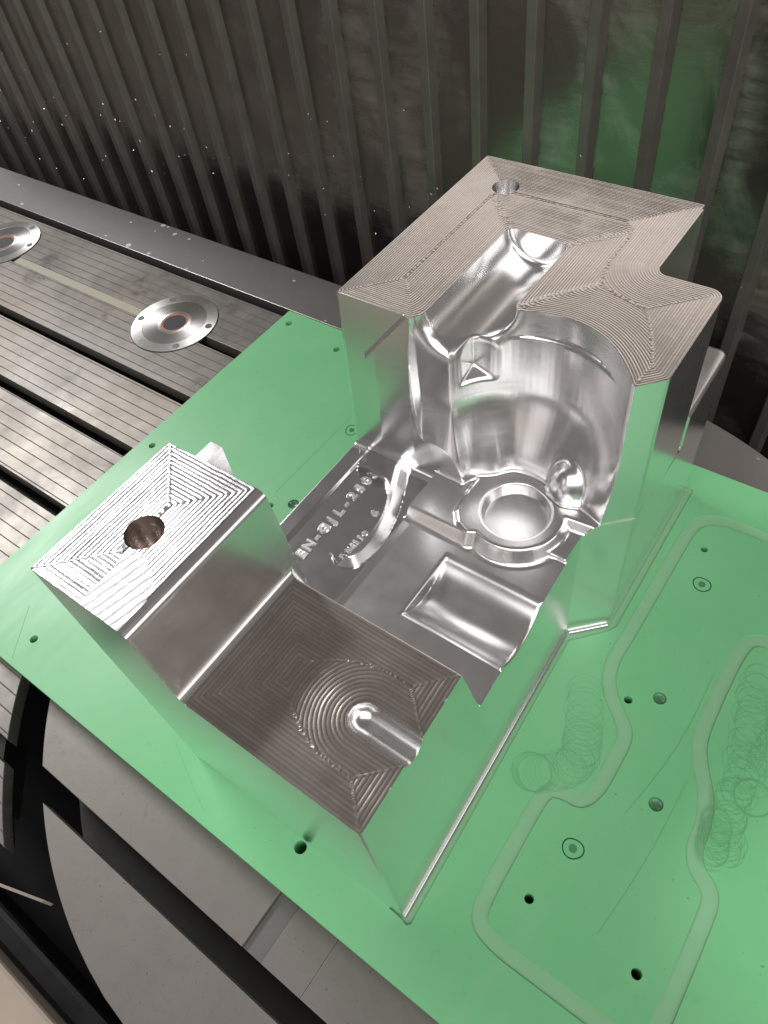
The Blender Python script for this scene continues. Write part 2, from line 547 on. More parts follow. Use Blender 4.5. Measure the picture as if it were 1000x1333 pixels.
def solid(x, y, z, caps=True):
    top = (lambda h: z - h) if caps else (lambda h: np.full(x.shape, -50.0))
    # low base with the lettered shelf and the middle pocket
    pocket = 130.0
    base2 = MP['base'](x, y)
    shelf = ZTX + (ZRIM - ZTX) * (1 - step01((x + 206.5) / 4.0))
    mid = step01((x + 137.0) / 8.0)
    shelf = shelf + (ZM - ZTX) * mid
    base = smax(base2, (z - shelf) * 0.93 if caps else np.full(x.shape, -50.0), 0.8)
    # half-round groove of the middle pocket
    g = smax(np.hypot(y - 180.6, z - 168.8) - 38.4, -88.0 - x, 1.2)
    base = smax(base, -g, 3.0)
    # ledge and round platform under the cavity
    led = smax((MP['ledge'](x, y) + (z - ZL) * 0.62) * 0.85, z - ZL, 2.0)
    pla = smax((MP['plat'](x, y) + (z - ZP) * 0.5) * 0.9, z - ZP, 1.8)
    led = np.maximum(smin(led, pla, 2.0), base2)
    led = np.maximum(led, -136.0 - x)
    base = smin(base, led, 3.0)
    # front step and its drafted rear wall
    fr = np.maximum(np.maximum(base2, (y - 101.0 - (ZF - z) * 0.22) * 0.97), top(ZF))
    vg = np.sqrt(np.maximum(-35.0 - x, 0) ** 2 + (y - 50.0) ** 2 + (z - ZF) ** 2) - 9.4
    if caps:
        fr = smax(fr, -vg, 0.8)
    else:
        fr = np.maximum(fr, -np.maximum(np.abs(y - 50.0) - 9.2, -43.0 - x))
    body = smin(base, fr, 2.0)
    # end block
    eb = smax((x + 140.5 - (ZT - z) * 0.115) * 0.99, top(ZT), 7.0) if caps else x + 140.5
    eb = np.maximum(np.maximum(eb, base2), np.maximum(y - 109.0 - (x + 219) * 0.012, -x - 219.5))
    rib = np.maximum(np.maximum(np.abs(x + 196.5) - 4.8, np.abs(y - 112) - 14), (z - 290) if caps else -50.0)
    hole2 = np.maximum(np.hypot(x - HOLE2[0], y - HOLE2[1]) - HOLE2[2], 262.0 - z)
    if caps:
        eb = np.maximum(eb, -hole2)
        eb = np.minimum(eb, rib)
    else:
        eb = np.maximum(eb, HOLE2[2] - np.hypot(x - HOLE2[0], y - HOLE2[1]))
    body = smin(body, eb, 6.0) if caps else np.minimum(body, eb)
    # tower with drafted front faces and a raised panel
    frontp = 280.0 - 0.075 * (ZT - z)
    panel = smax(-199.5 - x, (z - 250.0 - (x + 198.0) * 1.2) * 0.64, 2.0)
    bend = np.clip(x + 187.0, 0, 30) * 0.16
    front = (frontp - np.clip(-panel * 1.3, 0, 3.6) * (1 - bend / 6.0) - y) * 0.8
    tw = smax(MP['tower'](x, y), np.where(x < -100, front, -60.0), 0.8)
    tw = np.maximum(tw, top(ZT))
    cut = cut_cavity(x, y, z)
    cut = smax(cut, (ZL - 6 - z) if caps else np.full(x.shape, -60.0), 2.0)
    tw = np.maximum(tw, -cut)
    hole1 = np.maximum(np.hypot(x - HOLE1[0], y - HOLE1[1]) - HOLE1[2] + (ZT - z) * 0.12, 279.0 - z if caps else -50.0)
    tw = np.maximum(tw, -hole1)
    body = smin(body, tw, 3.0) if caps else np.minimum(body, tw)
    if not caps: return body
    # rear flange in the notch
    fl = smax(base2, np.maximum(395.0 - y, z - 182.0), 7.0)
    body = np.minimum(body, fl)
    # curved rim beside the lettering
    do = -ban_out_map(x, y)
    hb = ZTX - 1 + np.minimum(np.clip(do, 0, None) * 1.05, 8.4 + np.clip(do - 8.0, 0, 4) * 0.45)
    ban = smax(MP['ban'](x, y) + (z - 157.0) * 0.12, (z - hb) * 0.68, 1.0)
    body = np.minimum(body, ban)
    # ball on the cavity floor
    ball = np.sqrt((x + 34.0) ** 2 + (y - 304.0) ** 2 + ((z - 163.0) * 0.75) ** 2) - 17.5
    body = smin(body, np.maximum(ball, base2), 3.0)
    # recess in the round platform
    rr = np.hypot(x + 60.5, y - 266.0)
    rec = np.maximum(rr - 26.8 - (z - ZP) * 0.25, ZP - 10.5 - z)
    body = smax(body, -rec, 1.6)
    return np.maximum(np.maximum(body, base2), -1.0 - z)


def evaluate(P3, fn=solid, chunk=400000):
    out = np.empty(len(P3), np.float32)
    for i in range(0, len(P3), chunk):
        p = P3[i:i + chunk]
        out[i:i + chunk] = fn(p[:, 0], p[:, 1], p[:, 2])
    return out


def dual_contour(lo, hi, h):
    lo = np.array(lo, float)
    n = np.ceil((np.array(hi) - lo) / h).astype(int)
    B = 8
    nb = -(-n // B)
    n = nb * B
    N = n + 1
    c = np.stack(np.meshgrid(*[lo[a] + h * B * (np.arange(nb[a]) + 0.5) for a in range(3)], indexing='ij'), -1).reshape(-1, 3)
    fc = evaluate(c)
    F = np.repeat(np.repeat(np.repeat(np.sign(fc).reshape(nb).astype(np.float32) * 50, B, 0), B, 1), B, 2)
    F = np.pad(F, ((0, 1), (0, 1), (0, 1)), mode='edge')
    near = np.argwhere((np.abs(fc) < 0.5 * 1.7321 * h * B * 1.5).reshape(nb))
    k = np.arange(B + 1)
    off = np.stack(np.meshgrid(k, k, k, indexing='ij'), -1).reshape(-1, 3)
    for s in range(0, len(near), 800):
        idx = (near[s:s + 800, None, :] * B + off[None]).reshape(-1, 3)
        F[idx[:, 0], idx[:, 1], idx[:, 2]] = evaluate(lo + idx * h)
    S = F < 0
    cells = n
    num = -np.ones(tuple(cells), np.int32)
    edges = []
    for a in range(3):
        sl0 = [slice(None)] * 3; sl1 = [slice(None)] * 3
        sl0[a] = slice(0, -1); sl1[a] = slice(1, None)
        e = np.argwhere(S[tuple(sl0)] != S[tuple(sl1)])
        b, cc = (a + 1) % 3, (a + 2) % 3
        ok = (e[:, b] > 0) & (e[:, cc] > 0) & (e[:, b] < cells[b]) & (e[:, cc] < cells[cc])
        e = e[ok]
        e1 = e.copy(); e1[:, a] += 1
        f0 = F[e[:, 0], e[:, 1], e[:, 2]]; f1 = F[e1[:, 0], e1[:, 1], e1[:, 2]]
        t = f0 / (f0 - f1)
        p = lo + h * e.astype(float)
        p[:, a] += t * h
        # one regula-falsi refinement
        fm = evaluate(p)
        p[:, a] -= np.clip(fm / ((f1 - f0) / h), -0.3 * h, 0.3 * h)
        edges.append((a, e, p, f0 < 0))
    allp = np.concatenate([x[2] for x in edges])
    eps = 0.12
    tet = np.array([(1, -1, -1), (-1, -1, 1), (-1, 1, -1), (1, 1, 1)], float)
    nrm = np.zeros_like(allp)
    for tdir in tet: nrm += tdir * evaluate(allp + eps * tdir)[:, None]
    nrm /= np.linalg.norm(nrm, axis=1, keepdims=True) + 1e-12
    cid = []
    for a, e, p, ins in edges:
        b, cc = (a + 1) % 3, (a + 2) % 3
        q = []
        for db, dc in ((-1, -1), (0, -1), (0, 0), (-1, 0)):
            g = e.copy(); g[:, b] += db; g[:, cc] += dc
            q.append((g[:, 0] * cells[1] + g[:, 1]) * cells[2] + g[:, 2])
        cid.append(np.stack(q, 1))
    quads = np.concatenate(cid)
    flip = np.concatenate([x[3] for x in edges])
    uniq, inv = np.unique(quads.ravel(), return_inverse=True)
    quads_v = inv.reshape(quads.shape)
    V = len(uniq)
    fl = quads_v.ravel()
    P4 = np.repeat(allp, 4, 0); N4 = np.repeat(nrm, 4, 0)
    cnt = np.bincount(fl, minlength=V).astype(float)
    mass = np.stack([np.bincount(fl, P4[:, i], V) for i in range(3)], 1) / cnt[:, None]
    A = np.zeros((V, 3, 3)); rhs = np.zeros((V, 3))
    dd = ((P4 - mass[fl]) * N4).sum(1)
    for i in range(3):
        rhs[:, i] = np.bincount(fl, N4[:, i] * dd, V)
        for j in range(i, 3):
            A[:, i, j] = A[:, j, i] = np.bincount(fl, N4[:, i] * N4[:, j], V)
    A += np.eye(3) * 0.025
    off3 = np.linalg.solve(A, rhs[:, :, None])[:, :, 0]
    verts = mass + off3
    ci = np.stack([uniq // (cells[1] * cells[2]), (uniq // cells[2]) % cells[1], uniq % cells[2]], 1)
    clo = lo + h * ci - 0.25 * h
    bad = ((verts < clo) | (verts > clo + 1.5 * h)).any(1)
    verts = np.where(bad[:, None], mass + np.clip(off3, -0.25 * h, 0.25 * h), verts)
    qv = np.where(flip[:, None], quads_v, quads_v[:, ::-1])
    return verts, qv


def make_core_box():
    root = empty('core_box', (-0.11, 0.25, 0.0),
                 'machined aluminium core box with tall hollow tower, standing on the green board', 'mould')
    V, Q = dual_contour((-224, -5, -3), (26, 497, 301), H_VOX)
    for hx, hy, hr in (HOLE1, HOLE2):          # true circles for the hole rims
        dx, dy = V[:, 0] - hx, V[:, 1] - hy
        r_h = np.hypot(dx, dy)
        sel = (np.abs(r_h - hr) < 0.62 * H_VOX) & (V[:, 2] > (266.0 if hr == HOLE2[2] else ZT - 0.7))
        k_ = hr / r_h[sel]
        V[sel, 0] = hx + dx[sel] * k_
        V[sel, 1] = hy + dy[sel] * k_
        V[sel & (V[:, 2] > ZT - 0.7), 2] = ZT
    me = bpy.data.meshes.new('whole')
    me.vertices.add(len(V)); me.vertices.foreach_set('co', (V * 0.001).ravel())
    me.loops.add(Q.size); me.loops.foreach_set('vertex_index', Q.ravel().astype(np.int32))
    me.polygons.add(len(Q)); me.polygons.foreach_set('loop_start', np.arange(0, Q.size, 4, dtype=np.int32))
    me.update(calc_edges=True)
    me.shade_smooth()
    me.set_sharp_from_angle(angle=math.radians(42))
    nf = len(Q)
    fn = np.empty(nf * 3, np.float32); me.polygons.foreach_get('normal', fn); fn = fn.reshape(-1, 3)
    cn = np.empty(Q.size * 3, np.float32); me.corner_normals.foreach_get('vector', cn); cn = cn.reshape(-1, 3)
    cen = V[Q].mean(1)
    x, y, z = cen.T
    # milling path attribute: distance to the outline of each flat face
    path = np.zeros(len(V)); med = np.zeros(len(V))
    flat = lambda zz: np.abs(V[:, 2] - zz) < 0.6
    for sel, fnc, zz in ((flat(ZT) & (V[:, 1] > 200), tower_path, 294.0), (flat(ZT) & (V[:, 1] < 200), block_path, 294.0),
                         (flat(ZF) & (V[:, 1] < 112) & (V[:, 0] > -145), floor_path, 224.0)):
        p = V[sel].copy(); p[:, 2] = zz
        d0 = -fnc(p)
        gx = p.copy(); gx[:, 0] += 1.5; gx2 = p.copy(); gx2[:, 0] -= 1.5
        gy = p.copy(); gy[:, 1] += 1.5; gy2 = p.copy(); gy2[:, 1] -= 1.5
        g = np.hypot(fnc(gx) - fnc(gx2), fnc(gy) - fnc(gy2)) / 3.0
        path[sel] = d0
        med[sel] = np.clip((0.93 - g) * 3.0, 0, 1)
    # finish per face
    mats = [M_ALU, M_ALU_TOP, M_ALU_FLOOR, M_ALU_END, M_ALU_PATCH, M_ALU_OUT, M_ALU_SHELF, M_BORED]
    mi = np.zeros(nf, np.int32)
    up = fn[:, 2] > 0.985
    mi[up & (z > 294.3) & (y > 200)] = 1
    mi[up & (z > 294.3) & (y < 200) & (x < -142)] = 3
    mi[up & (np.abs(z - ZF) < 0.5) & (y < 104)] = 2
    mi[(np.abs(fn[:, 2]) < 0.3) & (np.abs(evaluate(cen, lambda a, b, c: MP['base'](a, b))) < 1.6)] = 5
    pp = sd_poly([(-178.5, 40), (-169, 41), (-158, 36), (-147.5, 28), (-141, -2), (-177, -2)], x, y)
    mi[(mi == 3) & (pp < 0)] = 4
    # parts
    part = np.array(['base'] * nf, dtype='U24')
    part[(y > 262)] = 'tower'
    cutv = evaluate(cen, cut_cavity)
    part[(z > 148.5) & (cutv > -2.0) & (cutv < 1.2) & (x > -158.5) & (z < 294.4) & (y > 252)] = 'cavity_wall'
    part[(y < 128.5) & (x < -130.0) & (z > 146)] = 'end_block'
    part[(y < 121) & (x >= -130.0) & (z > 146)] = 'front_step'
    part[(z > 110) & (z < 160) & (x > -137) & (y > 108) & (y < 300) & (fn[:, 2] > 0.15) & (part != 'cavity_wall') & (part != 'front_step') & (x < 0.02 - 0.035 * y - 0.3)] = 'pocket_floor'
    part[(z > 140) & (z < 165) & (x <= -137) & (x > -218.9) & (y > 110) & (y < 266) & (part == 'base')] = 'lettered_shelf'
    part[(part == 'tower') & (z > 150) & (z < 182.6) & (y > 399) & (x > -30.5)] = 'rear_flange'
    sub = {}
    def carve(nm, parent, cond):
        part[cond] = nm
        sub[nm] = parent
    carve('half_round_groove', 'tower', (np.abs(np.hypot(x + 123, z - ZT - 1) - 25.5) < 0.8) & (y > 300) & (y < 401) & (x < -99.5) & (part == 'cavity_wall'))
    carve('groove_end', 'tower', (np.hypot(x + 123, z - ZT - 1) < 26.2) & (y >= 398) & (y < 406) & (part == 'cavity_wall'))
    carve('dowel_hole', 'tower', (np.hypot(x - HOLE1[0], y - HOLE1[1]) < HOLE1[2] + 0.4) & (z < 294.7) & (z > 277))
    carve('locating_hole', 'end_block', (np.hypot(x - HOLE2[0], y - HOLE2[1]) < HOLE2[2] + 0.4) & (z < 294.7) & (z > 261))
    carve('vent_groove', 'front_step', (np.abs(y - 50) < 10) & (x > -44) & (z < ZF - 0.3) & (z > ZF - 11) & (x < -3.5) & (part == 'front_step'))
    carve('pocket_groove', 'pocket_floor', (z < ZM - 0.7) & (y > 148) & (y < 213) & (x > -92) & (part == 'pocket_floor'))
    rr = np.hypot(x + 60.5, y - 266.0)
    carve('round_recess', 'pocket_floor', (rr < 28.0) & (z > 140) & (z < ZP - 0.25))
    carve('corner_pocket', 'cavity_wall', (np.sqrt((x - D_C[0]) ** 2 + (y - D_C[1]) ** 2 + (z - D_C[2]) ** 2) < 20.5) & (np.hypot(x - CX, y - CY) > 76.0) & (z < 268) & (part == 'cavity_wall'))
    carve('curved_rim', 'lettered_shelf', (evaluate(cen, lambda a, b, c: MP['ban'](a, b)) < 0.8) & (z > 146.2) & (y < 243.0) & (part == 'lettered_shelf') | ((x > -137.5) & (x < -134) & (y > 165) & (y < 215) & (z > 145.5) & (part == 'pocket_floor')))
    mi[part == 'lettered_shelf'] = 6
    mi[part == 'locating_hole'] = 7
    names = sorted(set(part.tolist()), key=lambda n: n in sub)
    made = {}
    for nm in names:
        sel = np.nonzero(part == nm)[0]
        if len(sel) < 12: continue
        q = Q[sel]
        u, iv = np.unique(q.ravel(), return_inverse=True)
        m = bpy.data.meshes.new(nm)
        m.vertices.add(len(u)); m.vertices.foreach_set('co', (V[u] * 0.001).astype(np.float32).ravel())
        m.loops.add(q.size); m.loops.foreach_set('vertex_index', iv.astype(np.int32).ravel())
        m.polygons.add(len(sel)); m.polygons.foreach_set('loop_start', np.arange(0, q.size, 4, dtype=np.int32))
        for mm in mats: m.materials.append(mm)
        m.polygons.foreach_set('material_index', mi[sel])
        m.update(calc_edges=True)
        m.shade_smooth()
        li = (sel[:, None] * 4 + np.arange(4)[None]).ravel()
        m.normals_split_custom_set(cn[li].tolist())
        for an, arr in (('path', path), ('medial', med)):
            at = m.attributes.new(an, 'FLOAT', 'POINT')
            at.data.foreach_set('value', arr[u].astype(np.float32))
        o = bpy.data.objects.new(nm, m)
        COL.objects.link(o)
        o.parent = made.get(sub.get(nm), root)
        o.matrix_parent_inverse = Matrix.Translation(-root.location)
        if o.parent is not root: o.matrix_parent_inverse = Matrix.Identity(4)
        made[nm] = o
    bpy.data.meshes.remove(me)
    # small cove left along the foot of the right-hand face
    def cove(a, b, w=0.0022):
        a, b = Vector(a), Vector(b)
        t = (b - a).normalized()
        n_ = Vector((t.y, -t.x))
        mb = MB()
        vs = []
        for p in (a, b):
            for k in range(5):
                th = math.pi / 2 * k / 4
                q = p + n_ * (w * (1 - math.sin(th)))
                vs.append((q.x, q.y, w * (1 - math.cos(th)) - 0.0005))
            vs.append((p.x - n_.x * 0.001, p.y - n_.y * 0.001, w))
            vs.append((p.x - n_.x * 0.001, p.y - n_.y * 0.001, -0.001))
            vs.append((p.x + n_.x * w, p.y + n_.y * w, -0.001))
        mb.add(vs, [(k, k + 1, 8 + k + 1, 8 + k) for k in range(7)] + [(7, 0, 8, 15), tuple(range(7, -1, -1)), tuple(range(8, 16))])
        c_ = mb.build('foot_cove', M_ALU, smooth=50)
        c_.parent = made['base']
    cove((0.0, 0.001), (-0.0095, 0.2725))
    cove((-0.0075, 0.2755), (0.0180, 0.3010))
    # lettering on the shelf
    def letters(txt, x_base, y0, y1, height, z0, raised):
        w = (y1 - y0) / len(txt)
        for i, ch in enumerate(txt):
            if ch == ' ': continue
            cu = bpy.data.curves.new('letter', 'FONT')
            cu.body = ch
            cu.size = 1.0
            cu.align_x = 'CENTER'
            cu.resolution_u = 3
            cu.offset = 0.03
            tmp = bpy.data.objects.new('tmp', cu)
            COL.objects.link(tmp)
            dg = bpy.context.evaluated_depsgraph_get()
            m = bpy.data.meshes.new_from_object(tmp.evaluated_get(dg))
            bpy.data.objects.remove(tmp)
            co = np.empty(len(m.vertices) * 3); m.vertices.foreach_get('co', co); co = co.reshape(-1, 3)
            s = height / 0.70
            bm_v = np.zeros_like(co)
            # reading direction +Y, letter tops towards -X
            bm_v[:, 1] = y0 + (i + 0.5) * w + co[:, 0] * s * 1.05
            bm_v[:, 0] = x_base - co[:, 1] * s
            polys = [tuple(p.vertices) for p in m.polygons]
            from collections import Counter
            ec = Counter()
            for pl in polys:
                for a, b in zip(pl, pl[1:] + pl[:1]): ec[(a, b)] += 1
            bnd = [(a, b) for (a, b) in ec if (b, a) not in ec]
            n = len(co)
            # flared walls so that the letter edges catch the light
            ctr = np.zeros((n, 2)); cnt = np.zeros(n)
            for a, b in bnd:
                dv = bm_v[b, :2] - bm_v[a, :2]
                nn = np.array([dv[1], -dv[0]]); nn /= (np.linalg.norm(nn) + 1e-9)
                for k in (a, b): ctr[k] += nn; cnt[k] += 1
            ctr /= np.maximum(np.linalg.norm(ctr, axis=1, keepdims=True), 1e-9)
            area = sum((bm_v[a, 0] * bm_v[b, 1] - bm_v[b, 0] * bm_v[a, 1]) for a, b in bnd)
            if area < 0: ctr = -ctr
            topv = bm_v.copy(); topv[:, 2] = z0 + raised
            botv = bm_v.copy(); botv[:, :2] += ctr * 1.25; botv[:, 2] = z0 - 0.4
            mb = MB()
            mb.v = [tuple(v * 0.001) for v in topv] + [tuple(v * 0.001) for v in botv]
            mb.f = [p if area > 0 else p[::-1] for p in polys] + [((a, n + a, n + b, b) if area > 0 else (b, n + b, n + a, a)) for a, b in bnd]
            lo_ = mb.build('letter', M_LETTER)
            lo_.parent = made['lettered_shelf']
            bpy.data.meshes.remove(m)
    letters('EN-GJL-250', -182.6, 146.5, 243.0, 8.0, ZTX, 1.6)
    letters('DWEJie', -152.6, 165.0, 196.0, 6.0, ZTX, 1.2)
    letters('6', -157.0, 210.5, 217.5, 6.0, ZTX, 1.2)
    return root


def tower_path(p):
    x, y, z = p[:, 0], p[:, 1], p[:, 2]
    d = np.maximum(MP['tower'](x, y), np.where(x < -100, 280.0 - y, -90.0))
    return np.maximum(d, -cut_cavity(x, y, z))


def block_path(p):
    x, y = p[:, 0], p[:, 1]
    d = np.maximum(np.maximum(-219.5 - x, x + 146.0), np.maximum(-y, y - 110.0))
    return d


def floor_path(p):
    x, y = p[:, 0], p[:, 1]
    rect = np.maximum(np.maximum(-132.0 - x, x + 0.035 * y), np.maximum(-y, y - 101.0))
    slot = np.hypot(np.maximum(-34.0 - x, 0), np.maximum(np.abs(y - 50.0) - 0.0, 0)) - 9.2
    return np.maximum(rect, -slot)


H_VOX = 1.0
make_core_box()


# ================================================================== GREEN BOARD
def smooth_line(pts, it=3):
    p = [Vector(q).to_2d() for q in pts]
    for _ in range(it):
        q = [p[0]]
        for a, b in zip(p, p[1:]):
            q += [a * .75 + b * .25, a * .25 + b * .75]
        p = q + [p[-1]]
    return [(v.x, v.y) for v in p]


def offset_loop(line, w):
    L = []
    R = []
    n = len(line)
    for i, p in enumerate(line):
        a = Vector(line[max(i - 1, 0)]); b = Vector(line[min(i + 1, n - 1)])
        t = (b - a).normalized()
        nn = Vector((-t.y, t.x)) * w * 0.5
        L.append((p[0] + nn.x, p[1] + nn.y)); R.append((p[0] - nn.x, p[1] - nn.y))
    return L + R[::-1]


def in_poly(pt, poly):
    x, y = pt
    c = False
    j = len(poly) - 1
    for i in range(len(poly)):
        xi, yi = poly[i]; xj, yj = poly[j]
        if (yi > y) != (yj > y) and x < (xj - xi) * (y - yi) / (yj - yi) + xi: c = not c
        j = i
    return c


PX0, PX1, PY0, PY1, PTH = -0.5515, 0.43, -0.0385, 0.5187, 0.030
groove_a = smooth_line([(0.4, .4655), (.118, .4655), (.062, .4655), (.040, .450), (.0385, .42), (.0385, .30), (.037, .268), (.046, .243), (.066, .226), (.0765, .214),
                        (.0765, .19), (.0765, .163), (.070, .146), (.056, .146), (.043, .141), (.0415, .12), (.0425, .05), (.045, .030), (.062, .0235), (.10, .0235), (.16, .0235), (.1775, .026), (.1775, .05),
                        (.1775, .12), (.176, .14), (.160, .149), (.153, .162), (.153, .18), (.149, .20), (.131, .228), (.125, .245), (.1235, .28), (.1235, .335), (.129, .354), (.15, .358), (.4, .358)], 2)
foot_groove = [(-0.012, -0.001), (0.0, -0.0016), (0.0045, -0.0030), (0.0072, -0.0005), (0.0072, 0.002), (-0.0030, 0.2655), (-0.0035, 0.267), (0.0215, 0.2945), (0.0262, 0.303), (0.0235, 0.484), (0.0225, 0.4865), (-0.012, 0.4865)]
regions = [('groove', offset_loop(groove_a, 0.0125)), ('foot', foot_groove)]
holes = []          # centre, radius, kind
for c, r, k in [((-.4432, -.0075), .0042, 'o'), ((-.0954, -.0058), .0052, 'o'), ((-.5338, .2403), .0042, 'o'), ((-.5340, .4966), .0045, 'o'), ((-.4424, .4849), .0042, 'o'),
                ((-.3263, .2597), .0062, 'p'), ((-.3471, .2449), .0036, 'o'), ((.0640, .2441), .0036, 'o'), ((.0851, .2593), .0056, 'p'), ((.1176, .1765), .0056, 'p'),
                ((.0592, .4226), .0034, 'o'), ((.0697, .0632), .0036, 'o'), ((.1527, .0635), .0038, 'o'), ((-.2245, .0135), .0045, 'o')]:
    holes.append((c, r, k))


def make_board():
    root = empty('tooling_board', (-0.06, 0.24, -PTH), 'bright green tooling board lying across the slotted machine tables', 'board')
    verts = []; edges = []

    def loop(pts):
        n = len(verts)
        verts.extend(Vector(p) for p in pts)
        edges.extend((n + i, n + (i + 1) % len(pts)) for i in range(len(pts)))
    loop([(PX0, PY0), (PX1, PY0), (PX1, PY1), (PX0, PY1)])
    for _, r in regions: loop(r)
    circ = []
    for c, r, k in holes:
        q = [(c[0] + r * math.cos(2 * math.pi * i / 24), c[1] + r * math.sin(2 * math.pi * i / 24)) for i in range(24)]
        circ.append(q); loop(q)
    vo, eo, fo, *_ = geometry.delaunay_2d_cdt(verts, edges, [], 1, 1e-7)
    reg = []
    for f in fo:
        c = sum((vo[i] for i in f), Vector((0, 0))) / len(f)
        g = 0
        for hi, (hc, r, k) in enumerate(holes):
            if (c - Vector(hc)).length < r * 0.999: g = 10 + hi
        if g == 0:
            for ri, (nm, pl) in enumerate(regions):
                if in_poly(c, pl): g = 1 + ri
        reg.append(g)
    depth = {0: 0.0, 1: -0.0012, 2: -0.0018}
    ed = {}
    for fi, f in enumerate(fo):
        for a, b in zip(f, list(f[1:]) + [f[0]]): ed[(a, b)] = fi
    top = MB(); gro = [MB(), MB()]

    def vid(mb, cache, i, z):
        if (i, z) not in cache:
            cache[(i, z)] = len(mb.v)
            mb.v.append((vo[i].x, vo[i].y, z))
        return cache[(i, z)]
    ct = {}; cg = [{}, {}]
    for fi, f in enumerate(fo):
        g = reg[fi]
        if g >= 10: continue
        mb, ca = (top, ct) if g == 0 else (gro[g - 1], cg[g - 1])
        mb.f.append(tuple(vid(mb, ca, i, depth[g]) for i in f))
        for a, b in zip(f, list(f[1:]) + [f[0]]):
            o = ed.get((b, a))
            og = reg[o] if o is not None else -1
            if og == g: continue
            if og == -1: z1 = -PTH
            elif og >= 10: z1 = -PTH if holes[og - 10][2] == 'o' else -0.004
            else: z1 = depth[og]
            if z1 < depth[g]:
                mb.f.append((vid(mb, ca, b, depth[g]), vid(mb, ca, a, depth[g]), vid(mb, ca, a, z1), vid(mb, ca, b, z1)))
    top.add([(PX0, PY0, -PTH), (PX1, PY0, -PTH), (PX1, PY1, -PTH), (PX0, PY1, -PTH)], [(3, 2, 1, 0)])
    top.build('board', M_GREEN, root)
    gro[0].build('contour_groove', M_PALE, root)
    gro[1].build('foot_groove', M_PALE, root)
    for c, r, k in holes:
        if k == 'p':
            dm = MB()
            rows = 6
            for j in range(rows + 1):
                th = math.pi / 2 * j / rows
                for i in range(28):
                    a = 2 * math.pi * i / 28
                    dm.v.append((c[0] + r * 0.99 * math.cos(th) * math.cos(a), c[1] + r * 0.99 * math.cos(th) * math.sin(a), -0.0004 - r * 0.55 * math.sin(th)))
            for j in range(rows):
                for i in range(28):
                    dm.f.append((j * 28 + (i + 1) % 28, j * 28 + i, (j + 1) * 28 + i, (j + 1) * 28 + (i + 1) % 28)[::-1])
            dm.build('glossy_countersink', M_PLUG, root, smooth=60)
    # hand-drawn marker rings round small dowels
    for c in ((.0721, .3839), (.0801, .1119), (-.3373, .3799)):
        n = 40
        mb = MB()
        vs = []
        ph = random.random() * 6
        for i in range(n):
            a = 2 * math.pi * i / n
            rr = 0.0076 * (1 + 0.05 * math.sin(2 * a + ph) + 0.03 * math.sin(3 * a))
            for q in (rr - 0.0005, rr + 0.0005): vs.append((c[0] + q * math.cos(a), c[1] + q * math.sin(a), 0.00012))
        mb.add(vs, [(2 * i, 2 * i + 1, 2 * ((i + 1) % n) + 1, 2 * ((i + 1) % n)) for i in range(n)])
        mb.build('marker_ring', M_MARK, root)
        MB().disc(c, 0.0031, -0.002, 0.0004, 24).build('dowel', M_PLUG, root, smooth=40)
    # swirled cutter scuffs
    mb = MB()

    def scuff(c, r, w=0.00013, n=36, z=0.0001):
        a0 = random.random() * 6
        span = random.uniform(0.55, 1.0)
        m = int(n * span)
        vs = []
        for i in range(m + 1):
            a = a0 + 2 * math.pi * i / n
            for q in (r - w, r + w): vs.append((c[0] + q * math.cos(a), c[1] + q * math.sin(a) * 1.0, z))
        mb.add(vs, [(2 * i, 2 * i + 1, 2 * i + 3, 2 * i + 2) for i in range(m)])
    z = 0.0001

    def chain(p, n, r, jit):
        nonlocal z
        for i in range(n):
            t = i / max(n - 1, 1) * (len(p) - 1)
            k = min(int(t), len(p) - 2)
            u = t - k
            z += 0.0000004
            scuff((p[k][0] * (1 - u) + p[k + 1][0] * u + random.gauss(0, jit), p[k][1] * (1 - u) + p[k + 1][1] * u + random.gauss(0, jit)), r * random.uniform(.93, 1.05), z=z)
    chain([(.030, .232), (.046, .198), (.052, .182), (.050, .165), (.030, .147), (.026, .146)], 34, 0.0155, 0.0006)
    chain([(.146, .325), (.150, .285), (.160, .255), (.165, .225), (.162, .210), (.168, .190), (.170, .172)], 60, 0.0125, 0.0018)
    chain([(.178, .33), (.176, .28), (.172, .235)], 24, 0.0125, 0.0025)
    chain([(.176, .222), (.1755, .221)], 10, 0.0145, 0.0005)
    chain([(.160, .19), (.165, .165)], 22, 0.011, 0.0004)
    def line(a, b, w=0.00018, k=14, sag=0.004):
        nonlocal z
        z += 0.0000004
        a, b = Vector(a), Vector(b)
        n_ = Vector((-(b - a).y, (b - a).x)).normalized()
        vs = []
        for i in range(k + 1):
            u = i / k
            p = a.lerp(b, u) + n_ * sag * math.sin(math.pi * u)
            for q in (-w, w): vs.append((*(p + n_ * q), z))
        mb.add(vs, [(2 * i, 2 * i + 1, 2 * i + 3, 2 * i + 2) for i in range(k)])
    line((-.3540, .2620), (-.3520, .3990), sag=0.0)
    line((.1135, .3050), (.1010, .1570), sag=0.006)
    line((.1300, .2050), (.1200, .0700), sag=0.003, w=0.00012)
    line((-.4450, -.0330), (-.4800, .0150), sag=0.0, w=0.00012)
    line((-.1800, -.0300), (-.2500, .0020), sag=0.001, w=0.00010)
    o = mb.build('cutter_scuffs', M_SCUFF, root)
    o['kind'] = 'stuff'
    return root


make_board()

# ================================================================== MACHINE TABLES
ZTAB = -0.030
RC = (-0.0956, 0.2247)
R_DISC, R_CUT = 0.4026, 0.4385


def chord_clip(y, r):
    v = r * r - (y - RC[1]) ** 2
    return math.sqrt(v) if v > 0 else 0.0


